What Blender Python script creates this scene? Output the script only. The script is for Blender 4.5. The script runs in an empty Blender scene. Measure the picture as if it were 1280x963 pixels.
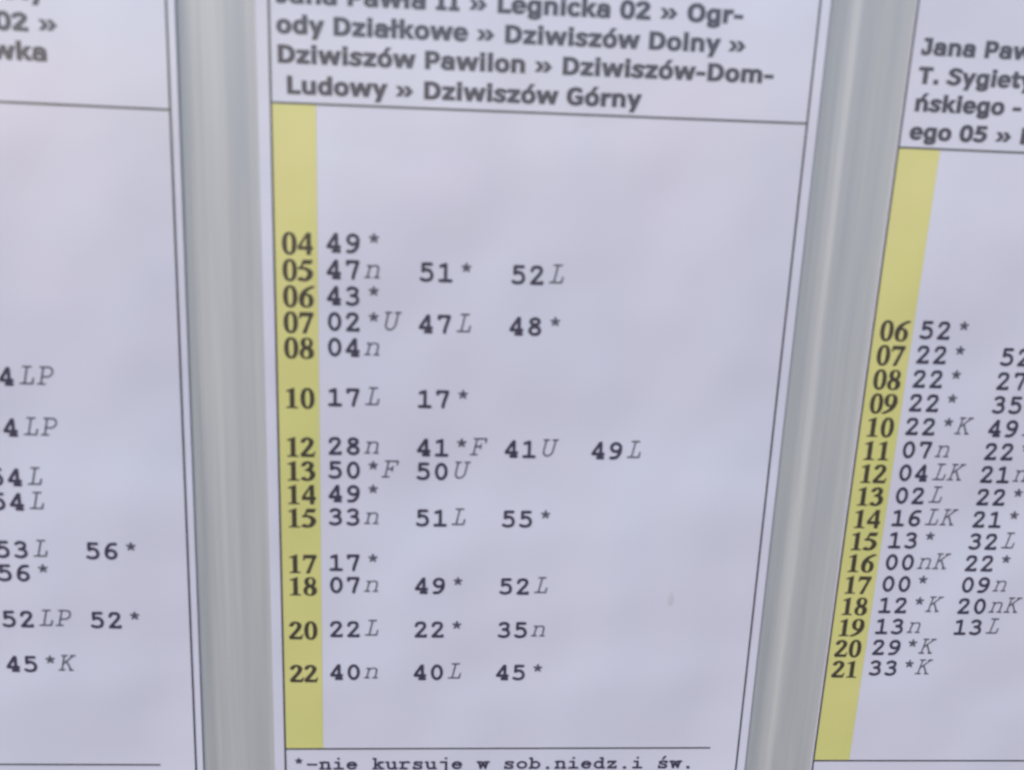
import bpy, math, random
import numpy as np
from mathutils import Matrix, Vector

# ------------------------------------------------------------------ camera, sky, sun, exposure
SC = bpy.context.scene
MM = 0.001
CAM_U, CAM_V, CAM_W = 58.0175, 1.7011, -353.2425      # board millimetres: across, up, into the board
RIGHT = (0.9974417, 0.0386161, -0.06015693)
UP = (-0.02141604, 0.96430719, 0.26391856)
FWD = (0.06820126, -0.26195505, 0.9626672)
BASE_Z = 1.55                                          # heading rule of the middle sheet hangs 1.55 m above ground


def W(u, v, w):
    """board millimetres -> world metres (x across, y into the board, z up)"""
    return Vector((u * MM, w * MM, BASE_Z + v * MM))


cam_d = bpy.data.cameras.new('camera')
cam = bpy.data.objects.new('camera', cam_d)
SC.collection.objects.link(cam)
sw = lambda a: Vector((a[0], a[2], a[1]))
r_, u_, f_ = sw(RIGHT), sw(UP), sw(FWD)
m = Matrix((r_, u_, -f_)).transposed().to_4x4()
m.translation = W(CAM_U, CAM_V, CAM_W)
cam.matrix_world = m
cam_d.sensor_width = 36.0
cam_d.lens = 36.0 * 1281.59 / 1280.0
cam_d.clip_start = 0.01
cam_d.clip_end = 200.0
cam_d.dof.use_dof = True
cam_d.dof.focus_distance = 0.50
cam_d.dof.aperture_fstop = 36.0 / 4.5
SC.camera = cam

SUN_EL, SUN_AZ = math.radians(42), math.radians(232)   # azimuth clockwise from +Y: sun in front of the board, to its left
world = bpy.data.worlds.new('World')
SC.world = world
world.use_nodes = True
nt = world.node_tree
bg = nt.nodes['Background']
sky = nt.nodes.new('ShaderNodeTexSky')
sky.sky_type = 'NISHITA'
sky.sun_disc = False
sky.sun_elevation = SUN_EL
sky.sun_rotation = SUN_AZ
nt.links.new(sky.outputs[0], bg.inputs[0])
bg.inputs[1].default_value = 0.10

sun_d = bpy.data.lights.new('sun', 'SUN')
sun_d.energy = 1.5
sun_d.angle = math.radians(50)
sun_d.color = (1.0, 0.95, 0.9)
sun = bpy.data.objects.new('sun', sun_d)
SC.collection.objects.link(sun)
to_sun = Vector((math.cos(SUN_EL) * math.sin(SUN_AZ), math.cos(SUN_EL) * math.cos(SUN_AZ), math.sin(SUN_EL)))
sun.rotation_euler = to_sun.to_track_quat('Z', 'Y').to_euler()

SC.view_settings.view_transform = 'Standard'
SC.view_settings.look = 'None'
SC.view_settings.exposure = 0.67
SC.view_settings.gamma = 1.0
SC.cycles.filter_width = 2.0


# ------------------------------------------------------------------ materials
def new_mat(name):
    mt = bpy.data.materials.new(name)
    mt.use_nodes = True
    n = mt.node_tree.nodes
    return mt, n, mt.node_tree.links, n['Principled BSDF']


def noise(n, l, scale, detail=4.0, stretch=None, rough=0.5):
    tc = n.new('ShaderNodeTexCoord')
    mp = n.new('ShaderNodeMapping')
    if stretch:
        mp.inputs['Scale'].default_value = stretch
    nz = n.new('ShaderNodeTexNoise')
    nz.inputs['Scale'].default_value = scale
    nz.inputs['Detail'].default_value = detail
    nz.inputs['Roughness'].default_value = rough
    l.new(tc.outputs['Object'], mp.inputs[0])
    l.new(mp.outputs[0], nz.inputs[0])
    return nz


def ramp(n, l, src, stops):
    r = n.new('ShaderNodeValToRGB')
    e = r.color_ramp.elements
    e[0].position, e[0].color = stops[0][0], (*stops[0][1], 1)
    e[1].position, e[1].color = stops[-1][0], (*stops[-1][1], 1)
    for p, c in stops[1:-1]:
        k = e.new(p)
        k.color = (*c, 1)
    l.new(src, r.inputs[0])
    return r


def laminated(name, c0, c1, coat=1.0, rough=0.55):
    """printed paper under clear laminate"""
    mt, n, l, b = new_mat(name)
    nz = noise(n, l, 16.0, 5.0)
    rp = ramp(n, l, nz.outputs[0], [(0.3, c0), (0.7, c1)])
    l.new(rp.outputs[0], b.inputs['Base Color'])
    b.inputs['Roughness'].default_value = rough
    b.inputs['Specular IOR Level'].default_value = 0.3
    b.inputs['Coat Weight'].default_value = coat
    b.inputs['Coat Roughness'].default_value = 0.16
    b.inputs['Coat IOR'].default_value = 1.85
    nb = noise(n, l, 13.0, 3.0)
    bp = n.new('ShaderNodeBump')
    bp.inputs['Strength'].default_value = 0.35
    bp.inputs['Distance'].default_value = 0.003
    l.new(nb.outputs[0], bp.inputs['Height'])
    l.new(bp.outputs[0], b.inputs['Coat Normal'])
    nw = noise(n, l, 9.0, 2.0)
    bw = n.new('ShaderNodeBump')
    bw.inputs['Strength'].default_value = 0.5
    bw.inputs['Distance'].default_value = 0.012
    l.new(nw.outputs[0], bw.inputs['Height'])
    l.new(bw.outputs[0], b.inputs['Normal'])
    return mt


PAPER = laminated('paper_white', (0.805, 0.752, 0.88), (0.785, 0.785, 0.91))
YELLOW = laminated('paper_yellow', (0.77, 0.74, 0.255), (0.835, 0.755, 0.315))
INK = laminated('ink_black', (0.062, 0.053, 0.095), (0.075, 0.065, 0.112))
INK_HOUR = laminated('ink_on_yellow', (0.075, 0.06, 0.045), (0.088, 0.07, 0.052))
INK_NOTE = laminated('ink_note', (0.10, 0.09, 0.135), (0.13, 0.118, 0.165))
INK_LINE = laminated('ink_line', (0.075, 0.072, 0.09), (0.09, 0.085, 0.105))
STAIN = laminated('dried_drop', (0.70, 0.685, 0.76), (0.73, 0.715, 0.79))

METAL, n, l, b = new_mat('brushed_grey_metal')
nz = noise(n, l, 1.0, 6.0, (600.0, 600.0, 10.0), 0.5)
nz2 = noise(n, l, 1.0, 3.0, (210.0, 210.0, 11.0), 0.5)  # broader streaks: brushed tone plus uneven reflections painted into the base colour
mx = n.new('ShaderNodeMath'); mx.operation = 'ADD'
hf = n.new('ShaderNodeMath'); hf.operation = 'MULTIPLY'; hf.inputs[1].default_value = 0.5
l.new(nz.outputs[0], mx.inputs[0]); l.new(nz2.outputs[0], mx.inputs[1]); l.new(mx.outputs[0], hf.inputs[0])
rp = ramp(n, l, hf.outputs[0], [(0.30, (0.545, 0.542, 0.57)), (0.50, (0.602, 0.597, 0.608)), (0.70, (0.662, 0.655, 0.64))])
l.new(rp.outputs[0], b.inputs['Base Color'])
b.inputs['Metallic'].default_value = 0.25
b.inputs['Roughness'].default_value = 0.5
bp = n.new('ShaderNodeBump'); bp.inputs['Strength'].default_value = 0.15; bp.inputs['Distance'].default_value = 0.0005
l.new(nz.outputs[0], bp.inputs['Height']); l.new(bp.outputs[0], b.inputs['Normal'])

PANEL, n, l, b = new_mat('painted_board')
nz = noise(n, l, 30.0, 5.0)
rp = ramp(n, l, nz.outputs[0], [(0.3, (0.42, 0.43, 0.45)), (0.7, (0.47, 0.48, 0.5))])
l.new(rp.outputs[0], b.inputs['Base Color'])
b.inputs['Roughness'].default_value = 0.5


# ------------------------------------------------------------------ object helpers
def tag(o, label=None, cat=None, group=None, kind=None):
    for k, v in (('label', label), ('category', cat), ('group', group), ('kind', kind)):
        if v:
            o[k] = v


def link_mesh(name, verts, faces, mat, parent=None, smooth=False):
    me = bpy.data.meshes.new(name)
    me.from_pydata([tuple(v) for v in verts], [], faces)
    me.materials.append(mat)
    if smooth:
        me.polygons.foreach_set('use_smooth', [True] * len(me.polygons))
    me.update()
    o = bpy.data.objects.new(name, me)
    SC.collection.objects.link(o)
    if parent:
        o.parent = parent
    return o


def empty(name, loc):
    o = bpy.data.objects.new(name, None)
    o.empty_display_size = 0.05
    SC.collection.objects.link(o)
    o.location = loc
    return o


# ------------------------------------------------------------------ lettering: outlines written as signed fields, meshed by marching squares
def rect(x0, y0, x1, y1):
    return lambda X, Y: np.maximum(np.abs(X - (x0 + x1) / 2) - (x1 - x0) / 2, np.abs(Y - (y0 + y1) / 2) - (y1 - y0) / 2)


def poly(*p):                                          # convex polygon
    p = np.array(p, float)
    q = np.roll(p, -1, 0)
    if np.sum(p[:, 0] * q[:, 1] - q[:, 0] * p[:, 1]) < 0:
        p = p[::-1]
        q = np.roll(p, -1, 0)

    def f(X, Y):
        d = np.full(X.shape, -1e9)
        for a, c in zip(p, q):
            e = c - a
            L = math.hypot(*e)
            d = np.maximum(d, ((X - a[0]) * e[1] - (Y - a[1]) * e[0]) / L)
        return d
    return f


def ell(cx, cy, rx, ry, k=2.25):
    return lambda X, Y: ((np.abs((X - cx) / rx) ** k + np.abs((Y - cy) / ry) ** k) ** (1 / k) - 1) * min(rx, ry)


def join(*fs):
    def f(X, Y):
        d = fs[0](X, Y)
        for g in fs[1:]:
            d = np.minimum(d, g(X, Y))
        return d
    return f


def minus(a, *bs):
    def f(X, Y):
        d = a(X, Y)
        for g in bs:
            d = np.maximum(d, -g(X, Y))
        return d
    return f


def both(a, c):
    return lambda X, Y: np.maximum(a(X, Y), c(X, Y))


def ring(cx, cy, RX, RY, tx, ty, k=2.25):
    return minus(ell(cx, cy, RX, RY, k), ell(cx, cy, RX - tx, RY - ty, k))


def above(y):
    return lambda X, Y: y - Y


def below(y):
    return lambda X, Y: Y - y


def rightof(x):
    return lambda X, Y: x - X


def leftof(x):
    return lambda X, Y: X - x


def curve(pts, steps=8):                               # Catmull-Rom through the points
    P = [np.array(p, float) for p in pts]
    P = [2 * P[0] - P[1]] + P + [2 * P[-1] - P[-2]]
    out = []
    for i in range(1, len(P) - 2):
        a, b_, c, d = P[i - 1:i + 3]
        for s in range(steps):
            t = s / steps
            out.append(0.5 * ((2 * b_) + (-a + c) * t + (2 * a - 5 * b_ + 4 * c - d) * t * t + (-a + 3 * b_ - 3 * c + d) * t ** 3))
    out.append(P[-2])
    return [tuple(p) for p in out]


def stroke(pts, rx, ry=None):
    ry = ry or rx
    P = np.array(pts, float) / (rx, ry)

    def f(X, Y):
        x, y = X / rx, Y / ry
        d = np.full(X.shape, 1e9)
        for a, c in zip(P[:-1], P[1:]):
            e = c - a
            t = np.clip(((x - a[0]) * e[0] + (y - a[1]) * e[1]) / max(e @ e, 1e-9), 0, 1)
            d = np.minimum(d, np.hypot(x - a[0] - t * e[0], y - a[1] - t * e[1]))
        return (d - 1) * min(rx, ry)
    return f


def arc(cx, cy, rx, ry, a0, a1, n_=16):
    return [(cx + rx * math.cos(math.radians(a0 + (a1 - a0) * i / n_)), cy + ry * math.sin(math.radians(a0 + (a1 - a0) * i / n_))) for i in range(n_ + 1)]


def shift(f, dx, dy=0):
    return lambda X, Y: f(X - dx, Y - dy)


def swell(f, d):
    return (lambda X, Y: f(X, Y) - d) if f else None


def tall(f, k):
    return lambda X, Y: f(X, Y / k)


# heavy grotesque for the headings: char -> (advance, field)
def heavy_font():
    F = {' ': (342, None)}
    rg = lambda cx: ring(cx, 272, 288, 288, 178, 124)
    o = ring(343, 272, 306, 288, 180, 124)
    acute = poly((300, 610), (420, 800), (600, 800), (430, 610))
    F['o'] = (687, o)
    F['ó'] = (687, join(o, acute))
    nn = join(rect(70, 0, 252, 548), rect(460, 0, 642, 330), both(ring(356, 320, 286, 240, 182, 130), above(300)))
    F['n'] = (712, nn)
    F['ń'] = (712, join(nn, shift(acute, 15)))
    F['m'] = (1058, join(rect(70, 0, 252, 548), rect(438, 0, 620, 330), rect(806, 0, 988, 330),
                         both(ring(345, 330, 275, 230, 182, 130), above(310)), both(ring(713, 330, 275, 230, 182, 130), above(310))))
    F['r'] = (497, join(rect(70, 0, 252, 548), both(both(ring(450, 290, 380, 262, 180, 150), above(280)), leftof(490))))
    F['u'] = (712, join(rect(70, 218, 252, 548), rect(460, 0, 642, 548), both(ring(356, 228, 286, 240, 182, 130), below(240))))
    F['a'] = (668, join(rect(420, 0, 602, 370), both(both(ring(322, 350, 280, 212, 182, 126), above(340)), rightof(85)),
                        ring(300, 170, 264, 182, 172, 104), rect(300, 236, 430, 340)))
    F['e'] = (664, join(minus(ring(335, 272, 304, 288, 178, 124), rect(400, 122, 720, 226)), rect(130, 224, 636, 322)))
    F['i'] = (342, join(rect(78, 0, 262, 548), rect(74, 618, 266, 755)))
    F['l'] = (342, rect(78, 0, 262, 760))
    F['ł'] = (370, join(rect(92, 0, 276, 760), poly((-10, 300), (-10, 410), (380, 540), (380, 430))))
    F['d'] = (699, join(rg(332), rect(446, 0, 628, 760)))
    F['g'] = (699, join(rg(332), rect(446, -20, 628, 548), both(both(ring(338, -20, 290, 192, 182, 118), below(-10)), rightof(85))))
    F['k'] = (671, join(rect(70, 0, 252, 760), poly((240, 250), (430, 548), (655, 548), (400, 262)), poly((255, 290), (395, 350), (690, 0), (465, 0))))
    F['c'] = (588, minus(ring(330, 272, 300, 288, 178, 124), rect(395, 165, 760, 380), rect(540, -100, 760, 700)))
    F['s'] = (593, stroke(curve([(500, 445), (390, 490), (250, 495), (150, 425), (205, 325), (390, 245), (452, 155), (370, 62), (215, 52), (75, 105)]), 84, 62))
    F['t'] = (455, join(rect(105, 150, 287, 705), rect(15, 424, 440, 548), both(both(ring(300, 165, 195, 175, 182, 124), below(180)), leftof(440))))
    w = [poly((15, 548), (205, 548), (360, 0), (175, 0)), poly((175, 0), (355, 0), (585, 548), (412, 548)),
         poly((412, 548), (570, 548), (805, 0), (625, 0)), poly((620, 0), (805, 0), (965, 548), (780, 548))]
    F['w'] = (979, join(*w))
    F['y'] = (651, join(poly((5, 548), (205, 548), (415, 40), (240, 10)), poly((448, 548), (645, 548), (330, -205), (138, -205))))
    F['z'] = (597, join(rect(45, 422, 555, 548), rect(40, 0, 562, 128), poly((45, 115), (325, 430), (555, 435), (270, 118))))
    F['D'] = (830, join(rect(80, 0, 268, 727), rect(80, 0, 350, 132), rect(80, 595, 350, 727), both(ring(330, 363, 445, 364, 192, 132, 2.3), rightof(328))))
    F['P'] = (733, join(rect(80, 0, 268, 727), rect(80, 595, 390, 727), rect(80, 242, 390, 370), both(ring(385, 484, 305, 243, 188, 130), rightof(380))))
    F['J'] = (555, join(rect(286, 225, 474, 727), rect(110, 597, 400, 727), both(both(ring(200, 228, 274, 240, 188, 132), below(240)), rightof(25))))
    F['L'] = (637, join(rect(80, 0, 268, 727), rect(80, 0, 625, 136)))
    F['O'] = (850, ring(425, 363, 382, 378, 194, 136))
    F['G'] = (811, join(minus(ring(430, 363, 388, 378, 194, 136), rect(480, 385, 900, 545), rect(690, 100, 950, 700)),
                        rect(562, 70, 748, 385), rect(430, 275, 748, 395)))
    F['T'] = (682, join(rect(246, 0, 436, 727), rect(15, 590, 667, 727)))
    F['S'] = (710, stroke(curve([(600, 605), (470, 662), (300, 668), (170, 580), (205, 465), (370, 395), (520, 320), (560, 190), (440, 72), (260, 58), (85, 130)]), 92, 66))
    F['I'] = (546, join(rect(180, 0, 366, 727), rect(60, 0, 486, 120), rect(60, 607, 486, 727)))
    F['0'] = (711, ring(355, 363, 312, 378, 184, 124))
    F['2'] = (711, join(stroke(curve([(115, 570), (220, 645), (390, 655), (510, 570), (480, 440), (350, 310), (130, 95)]), 92, 66), rect(70, 0, 645, 132)))
    F['5'] = (711, join(rect(110, 340, 285, 727), rect(110, 595, 600, 727), stroke(curve([(160, 405), (330, 425), (510, 360), (535, 215), (410, 85), (250, 62), (95, 110)]), 90, 66)))
    F['.'] = (361, rect(85, 0, 275, 180))
    F['-'] = (480, rect(50, 215, 430, 345))
    ch = join(poly((60, 480), (235, 480), (425, 280), (235, 280)), poly((60, 80), (235, 80), (425, 280), (235, 280)))
    F['»'] = (850, join(ch, shift(ch, 335)))
    return {k: (a, swell(f, 21)) for k, (a, f) in F.items()}


# typewriter face: heavy or light weight, all characters 600 wide
def typewriter(r):
    P = lambda *p: stroke(list(p), r)
    C = lambda *p: stroke(curve(list(p)), r)
    Ar = lambda *a: stroke(arc(*a), r)
    lo, hi = r, 612 - r                                # baseline and figure-height centrelines
    cap, xh, asc = 572 - r, 440 - r, 630 - r
    F = {}
    F['0'] = stroke(arc(300, 306, 178 - r * .2, 306 - r, 0, 360, 28), r)
    F['1'] = join(P((300, lo), (300, hi)), P((300, hi), (145, hi - 55)), P((120, lo), (480, lo)))
    F['2'] = join(C((125, 445), (165, 530), (265, hi), (385, 540), (430, 440), (370, 330), (245, 190), (125, lo)), P((125, lo), (465, lo), (465, lo + 30)))
    F['3'] = join(C((140, 505), (215, hi - 5), (320, hi), (420, 500), (410, 400), (330, 330), (250, 325)), C((250, 325), (370, 310), (450, 220), (430, 115), (320, lo), (215, lo), (115, 90)))
    F['4'] = join(P((375, lo), (375, hi), (345, hi), (110, 205), (110, 185), (470, 185)), P((275, lo), (460, lo)))
    F['5'] = join(P((430, hi), (165, hi), (165, 340)), C((165, 345), (270, 380), (390, 345), (455, 230), (420, 105), (300, lo), (190, lo + 5), (110, 95)))
    F['6'] = join(C((460, 555), (380, hi), (270, 530), (165, 400), (135, 250), (145, 160)), stroke(arc(298, 195, 160, 195 - r, 0, 360, 24), r))
    F['7'] = join(P((125, 480), (125, hi), (455, hi), (455, hi - 20)), C((455, hi - 20), (400, 380), (330, 180), (305, lo)))
    F['8'] = join(stroke(arc(300, 462, 138, 150 - r, 0, 360, 22), r), stroke(arc(300, 178, 165, 178 - r, 0, 360, 24), r))
    f6 = F['6']
    F['9'] = lambda X, Y: f6(600 - X, 612 - Y)
    Q = lambda *p: stroke(list(p), max(r * 0.8, 40))
    st = [Q((300, 470), (300 + 130 * math.cos(math.radians(a)), 470 + 130 * math.sin(math.radians(a)))) for a in (90, 18, 162, 234, 306)]
    F['*'] = join(*st)
    F['-'] = P((110, 280), (490, 280))
    F['.'] = ell(300, 60, 60 + r * .4, 60 + r * .4)
    F[','] = P((310, 70), (250, -90))
    F['L'] = join(P((235, lo), (235, cap)), P((110, cap), (365, cap)), P((105, lo), (490, lo), (490, 190)))
    F['U'] = join(stroke([(140, cap), (140, 200)] + arc(300, 190, 160, 190 - r, 180, 360) + [(460, cap)], r), P((60, cap), (235, cap)), P((365, cap), (540, cap)))
    F['F'] = join(P((185, lo), (185, cap)), P((85, cap), (505, cap), (505, 430)), P((185, 295), (370, 295)), P((370, 225), (370, 365)), P((90, lo), (310, lo)))
    F['P'] = join(P((180, lo), (180, cap)), P((80, lo), (310, lo)), stroke([(80, cap), (340, cap)] + arc(345, (cap + 250) / 2, 145, (cap - 250) / 2, 90, -90) + [(180, 250)], r))
    F['K'] = join(P((155, lo), (155, cap)), P((65, lo), (250, lo)), P((65, cap), (250, cap)), P((155, 240), (465, cap)), P((375, cap), (525, cap)), P((270, 330), (480, lo)), P((420, lo), (545, lo)))
    n_ = join(P((70, xh), (150, xh), (150, lo)), stroke(curve([(150, 310), (210, 395), (320, xh + 6), (420, 380), (445, 290)]) + [(445, lo)], r), P((65, lo), (235, lo)), P((365, lo), (525, lo)))
    F['n'] = n_
    F['i'] = join(P((150, xh), (300, xh), (300, lo)), P((110, lo), (490, lo)), ell(295, 585, 42 + r * .4, 42 + r * .4))
    F['e'] = join(P((105, 240), (490, 240)), stroke(arc(298, 220, 192, 220 - r, 5, 320, 26), r))
    F['k'] = join(P((80, asc), (165, asc), (165, lo)), P((80, lo), (255, lo)), P((165, 190), (420, xh)), P((330, xh), (510, xh)), P((265, 260), (450, lo)), P((380, lo), (530, lo)))
    F['u'] = join(stroke([(65, xh), (145, xh), (145, 180)] + curve([(150, 140), (200, 60), (290, lo), (380, 60), (445, 140)]), r), P((355, xh), (445, xh), (445, lo), (530, lo)))
    F['r'] = join(P((90, xh), (200, xh), (200, lo)), P((90, lo), (400, lo)), C((200, 280), (290, 375), (400, xh + 10), (500, 375)))
    s_ = join(C((470, 350), (400, xh - 10), (300, xh), (180, 375), (150, 315), (220, 255), (380, 215), (460, 140), (420, 65), (300, lo), (190, 60), (125, 100)), P((470, xh), (470, 320)), P((125, lo), (125, 140)))
    F['s'] = s_
    F['ś'] = join(s_, P((290, 530), (380, 640)))
    F['j'] = join(P((150, xh), (400, xh), (400, -60)), C((400, -60), (370, -140), (280, -165), (140, -160)), ell(390, 585, 42 + r * .4, 42 + r * .4))
    F['w'] = join(P((110, xh), (190, lo), (300, 340), (410, lo), (490, xh)), P((40, xh), (220, xh)), P((380, xh), (560, xh)))
    F['o'] = stroke(arc(300, 220, 195, 220 - r, 0, 360, 26), r)
    F['b'] = join(P((60, asc), (150, asc), (150, lo), (60, lo)), stroke(arc(325, 220, 180, 220 - r, 0, 360, 26), r))
    F['d'] = join(P((350, asc), (445, asc), (445, lo), (540, lo)), stroke(arc(275, 220, 180, 220 - r, 0, 360, 26), r))
    F['z'] = join(P((130, 320), (130, xh), (460, xh), (120, lo), (480, lo), (480, 130)))
    F[' '] = None
    for k in '0123456789':
        F[k] = tall(F[k], 1.065)
    for k in 'LUFPK':
        F[k] = tall(F[k], 1.11)
    return {k: (600, v) for k, v in F.items()}


# bold bookface figures for the hours
def book_font():
    F = {}
    S = lambda rx, ry, *p: stroke(curve(list(p)), rx, ry)
    F['0'] = minus(ell(250, 338, 222, 350), ell(250, 338, 88, 318))
    F['1'] = join(rect(178, 0, 318, 640), poly((60, 590), (70, 562), (318, 590), (318, 688), (300, 688)), rect(70, 0, 430, 34), poly((178, 60), (318, 60), (400, 20), (90, 20)))
    F['2'] = join(S(60, 32, (75, 530), (130, 620), (240, 650), (345, 580), (345, 460), (250, 310), (60, 80)), rect(24, 0, 430, 96), poly((370, 0), (430, 0), (478, 180), (446, 180)))
    F['3'] = join(S(60, 30, (75, 545), (150, 635), (260, 655), (350, 580), (320, 450), (200, 375)), S(68, 32, (215, 375), (340, 340), (390, 225), (340, 90), (220, 25), (75, 60)), ell(95, 70, 70, 60))
    F['4'] = join(rect(290, 0, 418, 688), rect(20, 155, 475, 262), poly((20, 262), (300, 688), (350, 688), (100, 240)))
    F['5'] = join(poly((130, 550), (170, 676), (470, 676), (425, 550)), poly((60, 370), (150, 620), (210, 600), (110, 370)), S(72, 36, (90, 410), (250, 400), (375, 310), (385, 190), (310, 75), (200, 30), (70, 50)), ell(100, 60, 72, 58))
    bowl = minus(ell(260, 214, 222, 226), ell(262, 205, 82, 190))
    tail = stroke(curve([(105, 240), (150, 420), (270, 570), (455, 668)]), 62, 22)
    F['6'] = join(bowl, tail)
    f6 = F['6']
    F['9'] = lambda X, Y: f6(500 - X, 676 - Y)
    F['7'] = join(rect(45, 552, 470, 676), poly((18, 480), (52, 480), (100, 570), (50, 676)), poly((350, 560), (470, 640), (235, -12), (120, -12)))
    F['8'] = minus(join(ell(250, 512, 190, 176), ell(250, 180, 222, 193)), ell(268, 530, 72, 128), ell(232, 160, 84, 140))
    return {k: (500, swell(v, 10)) for k, v in F.items()}


_cache = {}
STEP = 21.0


def glyph(font_name, ch, f):
    """field -> flat polygons in thousandths of an em"""
    key = (font_name, ch)
    if key in _cache:
        return _cache[key]
    xs = np.arange(-63, 1120, STEP)
    ys = np.arange(-240, 830, STEP)
    X, Y = np.meshgrid(xs, ys)
    D = f(X, Y)
    V, idx, faces = [], {}, []

    def vert(k, p):
        if k not in idx:
            idx[k] = len(V)
            V.append(p)
        return idx[k]
    J, I = np.nonzero((D[:-1, :-1] < 0) | (D[1:, :-1] < 0) | (D[:-1, 1:] < 0) | (D[1:, 1:] < 0))
    for j, i in zip(J, I):
        c = [(j, i), (j, i + 1), (j + 1, i + 1), (j + 1, i)]
        face = []
        for k in range(4):
            a, b_ = c[k], c[(k + 1) % 4]
            da, db = D[a], D[b_]
            if da < 0:
                face.append(vert(a, (X[a], Y[a])))
            if (da < 0) != (db < 0):
                t = min(max(da / (da - db), 0.02), 0.98)
                kk = (a, b_) if a < b_ else (b_, a)
                face.append(vert(kk, (X[a] + (X[b_] - X[a]) * t, Y[a] + (Y[b_] - Y[a]) * t)))
        if len(face) > 2:
            faces.append(face)
    _cache[key] = (np.array(V), faces)
    return _cache[key]


HEAVY, TYPE_BOLD, TYPE_LIGHT, BOOK = heavy_font(), typewriter(56), typewriter(28), book_font()
FONTS = {'heavy': HEAVY, 'type_bold': TYPE_BOLD, 'type_light': TYPE_LIGHT, 'book': BOOK}


class Sheet:
    """one laminated sheet: origin where its left frame line meets the heading rule, millimetres across and up"""

    def __init__(self, u, v, rot, margin_l, margin_r, label, sag=(0, 0), tilt=(0, 0)):
        self.u, self.v, self.rot = u, v, rot
        self.sag, self.tilt = sag, tilt
        self.base = W(u + 90, v - 285, 0.4)
        self.root = empty('timetable_sheet', self.base)
        tag(self.root, label, 'timetable', 'bus timetable sheets on the grey board')
        x0, x1, z0, z1 = -margin_l, 180 + margin_r, -285.0, 70.0
        self.ext = (x0, x1, z0, z1)
        nx, nz_ = 32, 56
        vs, fs = [], []
        for side in (0, 1):
            for j in range(nz_ + 1):
                for i in range(nx + 1):
                    vs.append(self.pt(x0 + (x1 - x0) * i / nx, z0 + (z1 - z0) * j / nz_, 0.35 if side else 0.0))
        N = (nx + 1) * (nz_ + 1)
        q = lambda i, j: j * (nx + 1) + i
        for j in range(nz_):
            for i in range(nx):
                a, b_, c, d = q(i, j), q(i + 1, j), q(i + 1, j + 1), q(i, j + 1)
                fs.append((a, b_, c, d))
                fs.append((a + N, d + N, c + N, b_ + N))
        for i in range(nx):
            fs.append((q(i, 0), q(i, 0) + N, q(i + 1, 0) + N, q(i + 1, 0)))
            fs.append((q(i, nz_), q(i + 1, nz_), q(i + 1, nz_) + N, q(i, nz_) + N))
        for j in range(nz_):
            fs.append((q(0, j), q(0, j + 1), q(0, j + 1) + N, q(0, j) + N))
            fs.append((q(nx, j), q(nx, j) + N, q(nx, j + 1) + N, q(nx, j + 1)))
        link_mesh('paper', vs, fs, PAPER, self.root)

    def pt(self, x, z, w=0.0):
        """sheet millimetres -> local metres of the sheet's Empty, following the bow of the sheet"""
        s, c = math.sin(self.rot), math.cos(self.rot)
        uu, vv = self.u + x * c - z * s, self.v + x * s + z * c
        a, b_ = (x - 90) / 95.0, (z + 108) / 178.0
        w = w - self.sag[0] * max(0, 1 - a * a) - self.sag[1] * max(0, 1 - b_ * b_) - self.tilt[0] * (1 + a) / 2 - self.tilt[1] * (1 + b_) / 2
        return W(uu, vv, w) - self.base

    def strip(self, name, x0, z0, x1, z1, mat, lift):
        """flat printed area cut into short pieces so that it follows the paper"""
        nx, nz_ = max(1, int((x1 - x0) / 3)), max(1, int((z1 - z0) / 3))
        vs = [self.pt(x0 + (x1 - x0) * i / nx, z0 + (z1 - z0) * j / nz_, -lift) for j in range(nz_ + 1) for i in range(nx + 1)]
        q = lambda i, j: j * (nx + 1) + i
        fs = [(q(i, j), q(i + 1, j), q(i + 1, j + 1), q(i, j + 1)) for j in range(nz_) for i in range(nx)]
        return link_mesh(name, vs, fs, mat, self.root)

    def text(self, name, items, mat, lift=0.09, parent=None):
        """items: (font, x, z, em, string, pitch or None, slant) all of one lettering part"""
        vs, fs = [], []
        for font, x, z, em, s, pitch, slant in items:
            pen = x
            for ch in s:
                adv, f = FONTS[font][ch]
                if f:
                    gv, gf = glyph(font, ch, f)
                    k = len(vs)
                    sc = em / 1000.0
                    for p in gv:
                        vs.append(self.pt(pen + (p[0] + slant * p[1]) * sc, z + p[1] * sc, -lift))
                    fs += [[i + k for i in face] for face in gf]
                pen += pitch if pitch else adv * em / 1000.0
        return link_mesh(name, vs, fs, mat, parent or self.root)


# ------------------------------------------------------------------ the board
def prism_u(profile, v0, v1, mat, name, parent):
    """vertical extrusion of a closed (u, w) outline"""
    k = len(profile)
    vs = [W(u, v, w) - parent.location for v in (v0, v1) for u, w in profile]
    fs = [(i, (i + 1) % k, k + (i + 1) % k, k + i) for i in range(k)]
    fs += [tuple(range(k))[::-1], tuple(range(k, 2 * k))]
    return link_mesh(name, vs, fs, mat, parent)


board = empty('display_board', W(90, -300, 8))
tag(board, 'grey board with two brushed metal strips showing between the white timetable sheets', 'notice board')
prism_u([(-236, 4.2), (430, 4.2), (430, 9), (-236, 9)], -300, 84, PANEL, 'back_panel', board)


def smooth_profile(pts, r=3):
    out = []
    for i in range(len(pts) - 1):
        a, b_ = pts[i], pts[i + 1]
        for s in range(4):
            t = s / 4
            t2 = t * t * (3 - 2 * t)
            out.append((a[0] + (b_[0] - a[0]) * t, a[1] + (b_[1] - a[1]) * t2))
    out.append(pts[-1])
    return out


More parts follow.
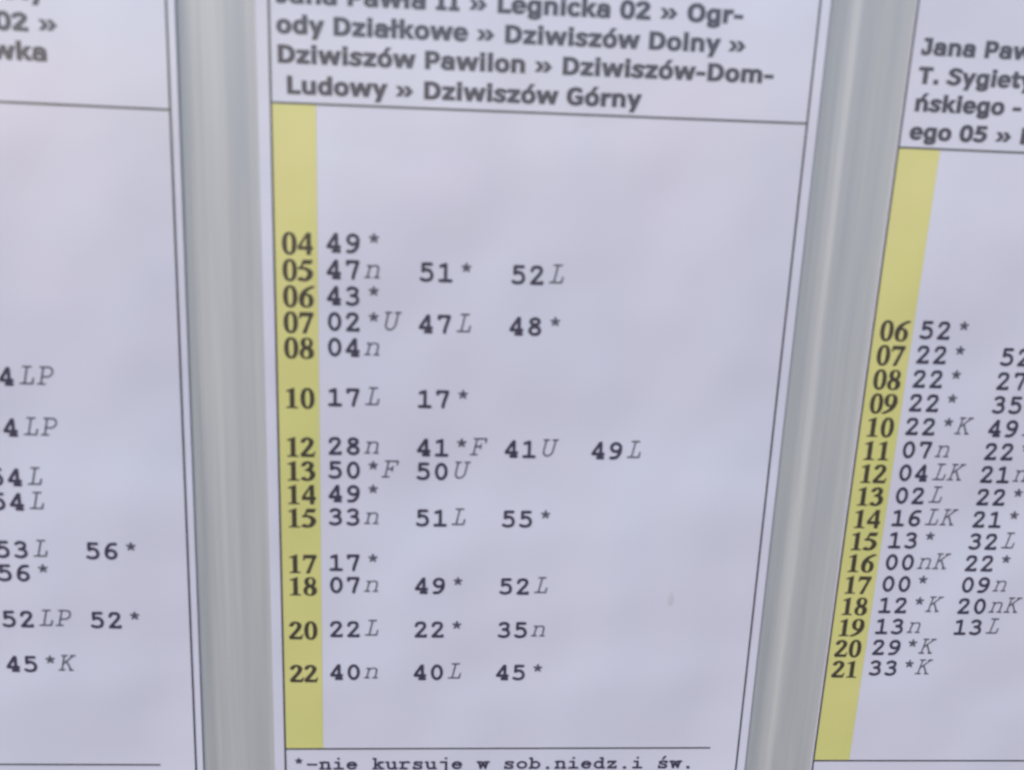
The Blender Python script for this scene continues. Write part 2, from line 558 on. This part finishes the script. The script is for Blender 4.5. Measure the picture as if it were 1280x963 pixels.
pl = smooth_profile([(-38, 0.6), (-30.2, 0.7), (-25.8, 1.22), (-24.0, 1.2), (-14.6, 0.55)]) + smooth_profile([(-14.0, 0.57), (-6, 0.8), (2, 0.9)])
o = prism_u(pl + [(2, 4.0), (-38, 4.0)], -292, 78, METAL, 'divider_strip', board)
o['label'] = 'grey metal strip beside the leftmost timetable sheet'
pr = smooth_profile([(177, 0.7), (184, 0.72), (190, 1.2), (191.2, 1.15), (195.0, 0.52)]) + smooth_profile([(195.6, 0.52), (204, 0.62), (218, 0.75)])
o = prism_u(pr + [(218, 4.0), (177, 4.0)], -292, 78, METAL, 'divider_strip', board)
o['label'] = 'grey metal strip beside the rightmost timetable sheet'

# ------------------------------------------------------------------ the three sheets
EM_H, EM_M, PITCH, COL, ROW = 7.575, 10.61, 6.366, 31.83, 9.133
EM_HOUR = 10.75


def rows_text(sheet, table, row0, x0, z0, row, strip=None):
    """table: {hour: [entries]}; an entry is digits followed by note marks"""
    hh = []
    for h, entries in table.items():
        z = z0 - (h - row0) * row
        if strip:
            hh.append(('book', 2.5, z - 0.85, EM_HOUR, '%02d' % h, None, 0))
        for c, e in enumerate(entries):
            if not e:
                continue
            x = x0 + c * COL - 0.6
            nn = []
            for k, chx in enumerate(e[2:]):
                xx = x + (2 + k) * PITCH
                if chx == '*':
                    nn.append(('type_light', xx + 0.8, z + 0.4, EM_M, chx, PITCH, 0.0))
                else:
                    nn.append(('type_light', xx + (0.15 if k == 0 else -0.1), z + 0.75, EM_M, chx, PITCH, 0.21))
            time = sheet.text('departure_time', [('type_bold', x, z, EM_M, e[:2], PITCH, 0)], INK)
            if nn:
                sheet.text('note_lettering', nn, INK_NOTE, parent=time)
    if strip:
        sheet.text('hour_lettering', hh, INK_HOUR, parent=strip)


def frame(sheet, foot, foot_x1=168.6):
    lw = 0.7
    sheet.strip('frame_line', -lw / 2, -285, lw / 2, 70, INK_LINE, 0.12)
    sheet.strip('frame_line', 180 - lw / 2, -285, 180 + lw / 2, 70, INK_LINE, 0.12)
    sheet.strip('heading_rule', lw / 2, -lw / 2, 180 - lw / 2, lw / 2, INK_LINE, 0.12)
    sheet.strip('footnote_rule', lw / 2, foot - lw / 2, foot_x1, foot + lw / 2, INK_LINE, 0.12)


# middle sheet
A = Sheet(0.0, 0.0, 0.0, 4.1, 3.6, 'white timetable sheet in full view between the two grey strips, yellow hours 04 to 22')
frame(A, -243.6)
strip = A.strip('hour_strip', 0.3, -243.3, 14.7, -0.3, YELLOW, 0.05)
heads = [(2.3, 31.0, 'Jana Pawła II » Legnicka 02 » Ogr-'), (2.1, 21.75, 'ody Działkowe » Dziwiszów Dolny »'),
         (2.1, 12.6, 'Dziwiszów Pawilon » Dziwiszów-Dom-'), (4.9, 3.0, 'Ludowy » Dziwiszów Górny')]
A.text('heading_lettering', [('heavy', x, z, EM_H, s, None, 0) for x, z, s in heads], INK)
rows_text(A, {4: ['49*'], 5: ['47n', '51*', '52L'], 6: ['43*'], 7: ['02*U', '47L', '48*'], 8: ['04n'], 10: ['17L', '17*'],
              12: ['28n', '41*F', '41U', '49L'], 13: ['50*F', '50U'], 14: ['49*'], 15: ['33n', '51L', '55*'], 17: ['17*'],
              18: ['07n', '49*', '52L'], 20: ['22L', '22*', '35n'], 22: ['40n', '40L', '45*']}, 4, 17.67, -48.95, ROW, strip)
A.text('footnote_lettering', [('type_bold', 2.6, -253.1, 8.6, '*-nie kursuje w sob.niedz.i św.', 5.17, 0)], INK)
# dried water drop on the lower right of the middle sheet
vs, fs = [], []
for k, (rr, w) in enumerate(((0.0, 0.05), (0.5, 0.047), (0.85, 0.035), (1.0, 0.012))):
    for i in range(20):
        a = 2 * math.pi * i / 20
        sx = 1.35 * (1 - 0.35 * max(0, math.sin(a)))
        vs.append(A.pt(147.2 + rr * sx * math.cos(a), -178.0 + rr * 3.1 * math.sin(a), -w))
for k in range(3):
    for i in range(20):
        fs.append((k * 20 + i, (k + 1) * 20 + i, (k + 1) * 20 + (i + 1) % 20, k * 20 + (i + 1) % 20))
link_mesh('water_spot', vs, fs, STAIN, A.root, True)

# left sheet
B = Sheet(-212.55, -2.2, math.radians(-0.45), 4.1, 2.7, 'white timetable sheet of which only the right part shows, no yellow column in sight')
frame(B, -247.0, 166.5)
B.strip('hour_strip', 0.3, -246.7, 14.7, -0.3, YELLOW, 0.05)

B.text('heading_lettering', [('heavy', 110.8, 31.8, EM_H, 'Sygiety', None, 0), ('heavy', 108.2, 22.2, EM_H, 'ego 02 »', None, 0),
                             ('heavy', 119.4, 13.3, EM_H, 'ówka', None, 0)], INK)
rows_text(B, {9: ['', '', '', '54LP'], 11: ['', '', '', '54LP'], 13: ['', '', '', '54L'], 14: ['', '', '', '54L'],
              16: ['', '', '', '53L', '56*'], 17: ['', '', '', '56*'], 19: ['', '', '', '52LP', '52*'], 21: ['', '', '', '45*K']},
          4, 16.3, -49.0, 9.3)

# right sheet
C = Sheet(212.9, -6.7, math.radians(-0.27), 0.5, 3.6, 'white timetable sheet cut off on its right, yellow hours running from 06 to 21')
frame(C, -243.0)
strip = C.strip('hour_strip', 0.3, -242.7, 14.9, -0.3, YELLOW, 0.05)
heads = [(3.3, 30.6, 'Jana Pawła II »'), (3.5, 21.3, 'T. Sygiety-'), (3.5, 12.3, 'ńskiego -'), (3.2, 2.9, 'ego 05 » L')]
C.text('heading_lettering', [('heavy', x, z, 7.33, s, None, 0) for x, z, s in heads], INK)
rows_text(C, {6: ['52*'], 7: ['22*', '52*'], 8: ['22*', '27L'], 9: ['22*', '35n'], 10: ['22*K', '49L'], 11: ['07n', '22*'],
              12: ['04LK', '21n'], 13: ['02L', '22*'], 14: ['16LK', '21*'], 15: ['13*', '32L'], 16: ['00nK', '22*'],
              17: ['00*', '09n'], 18: ['12*K', '20nK'], 19: ['13n', '13L'], 20: ['29*K'], 21: ['33*K']}, 4, 17.5, -48.9, ROW, strip)
C.text('footnote_lettering', [('type_bold', 2.6, -253.3, 8.6, 'n,L  -  kursuje', 5.17, 0)], INK)
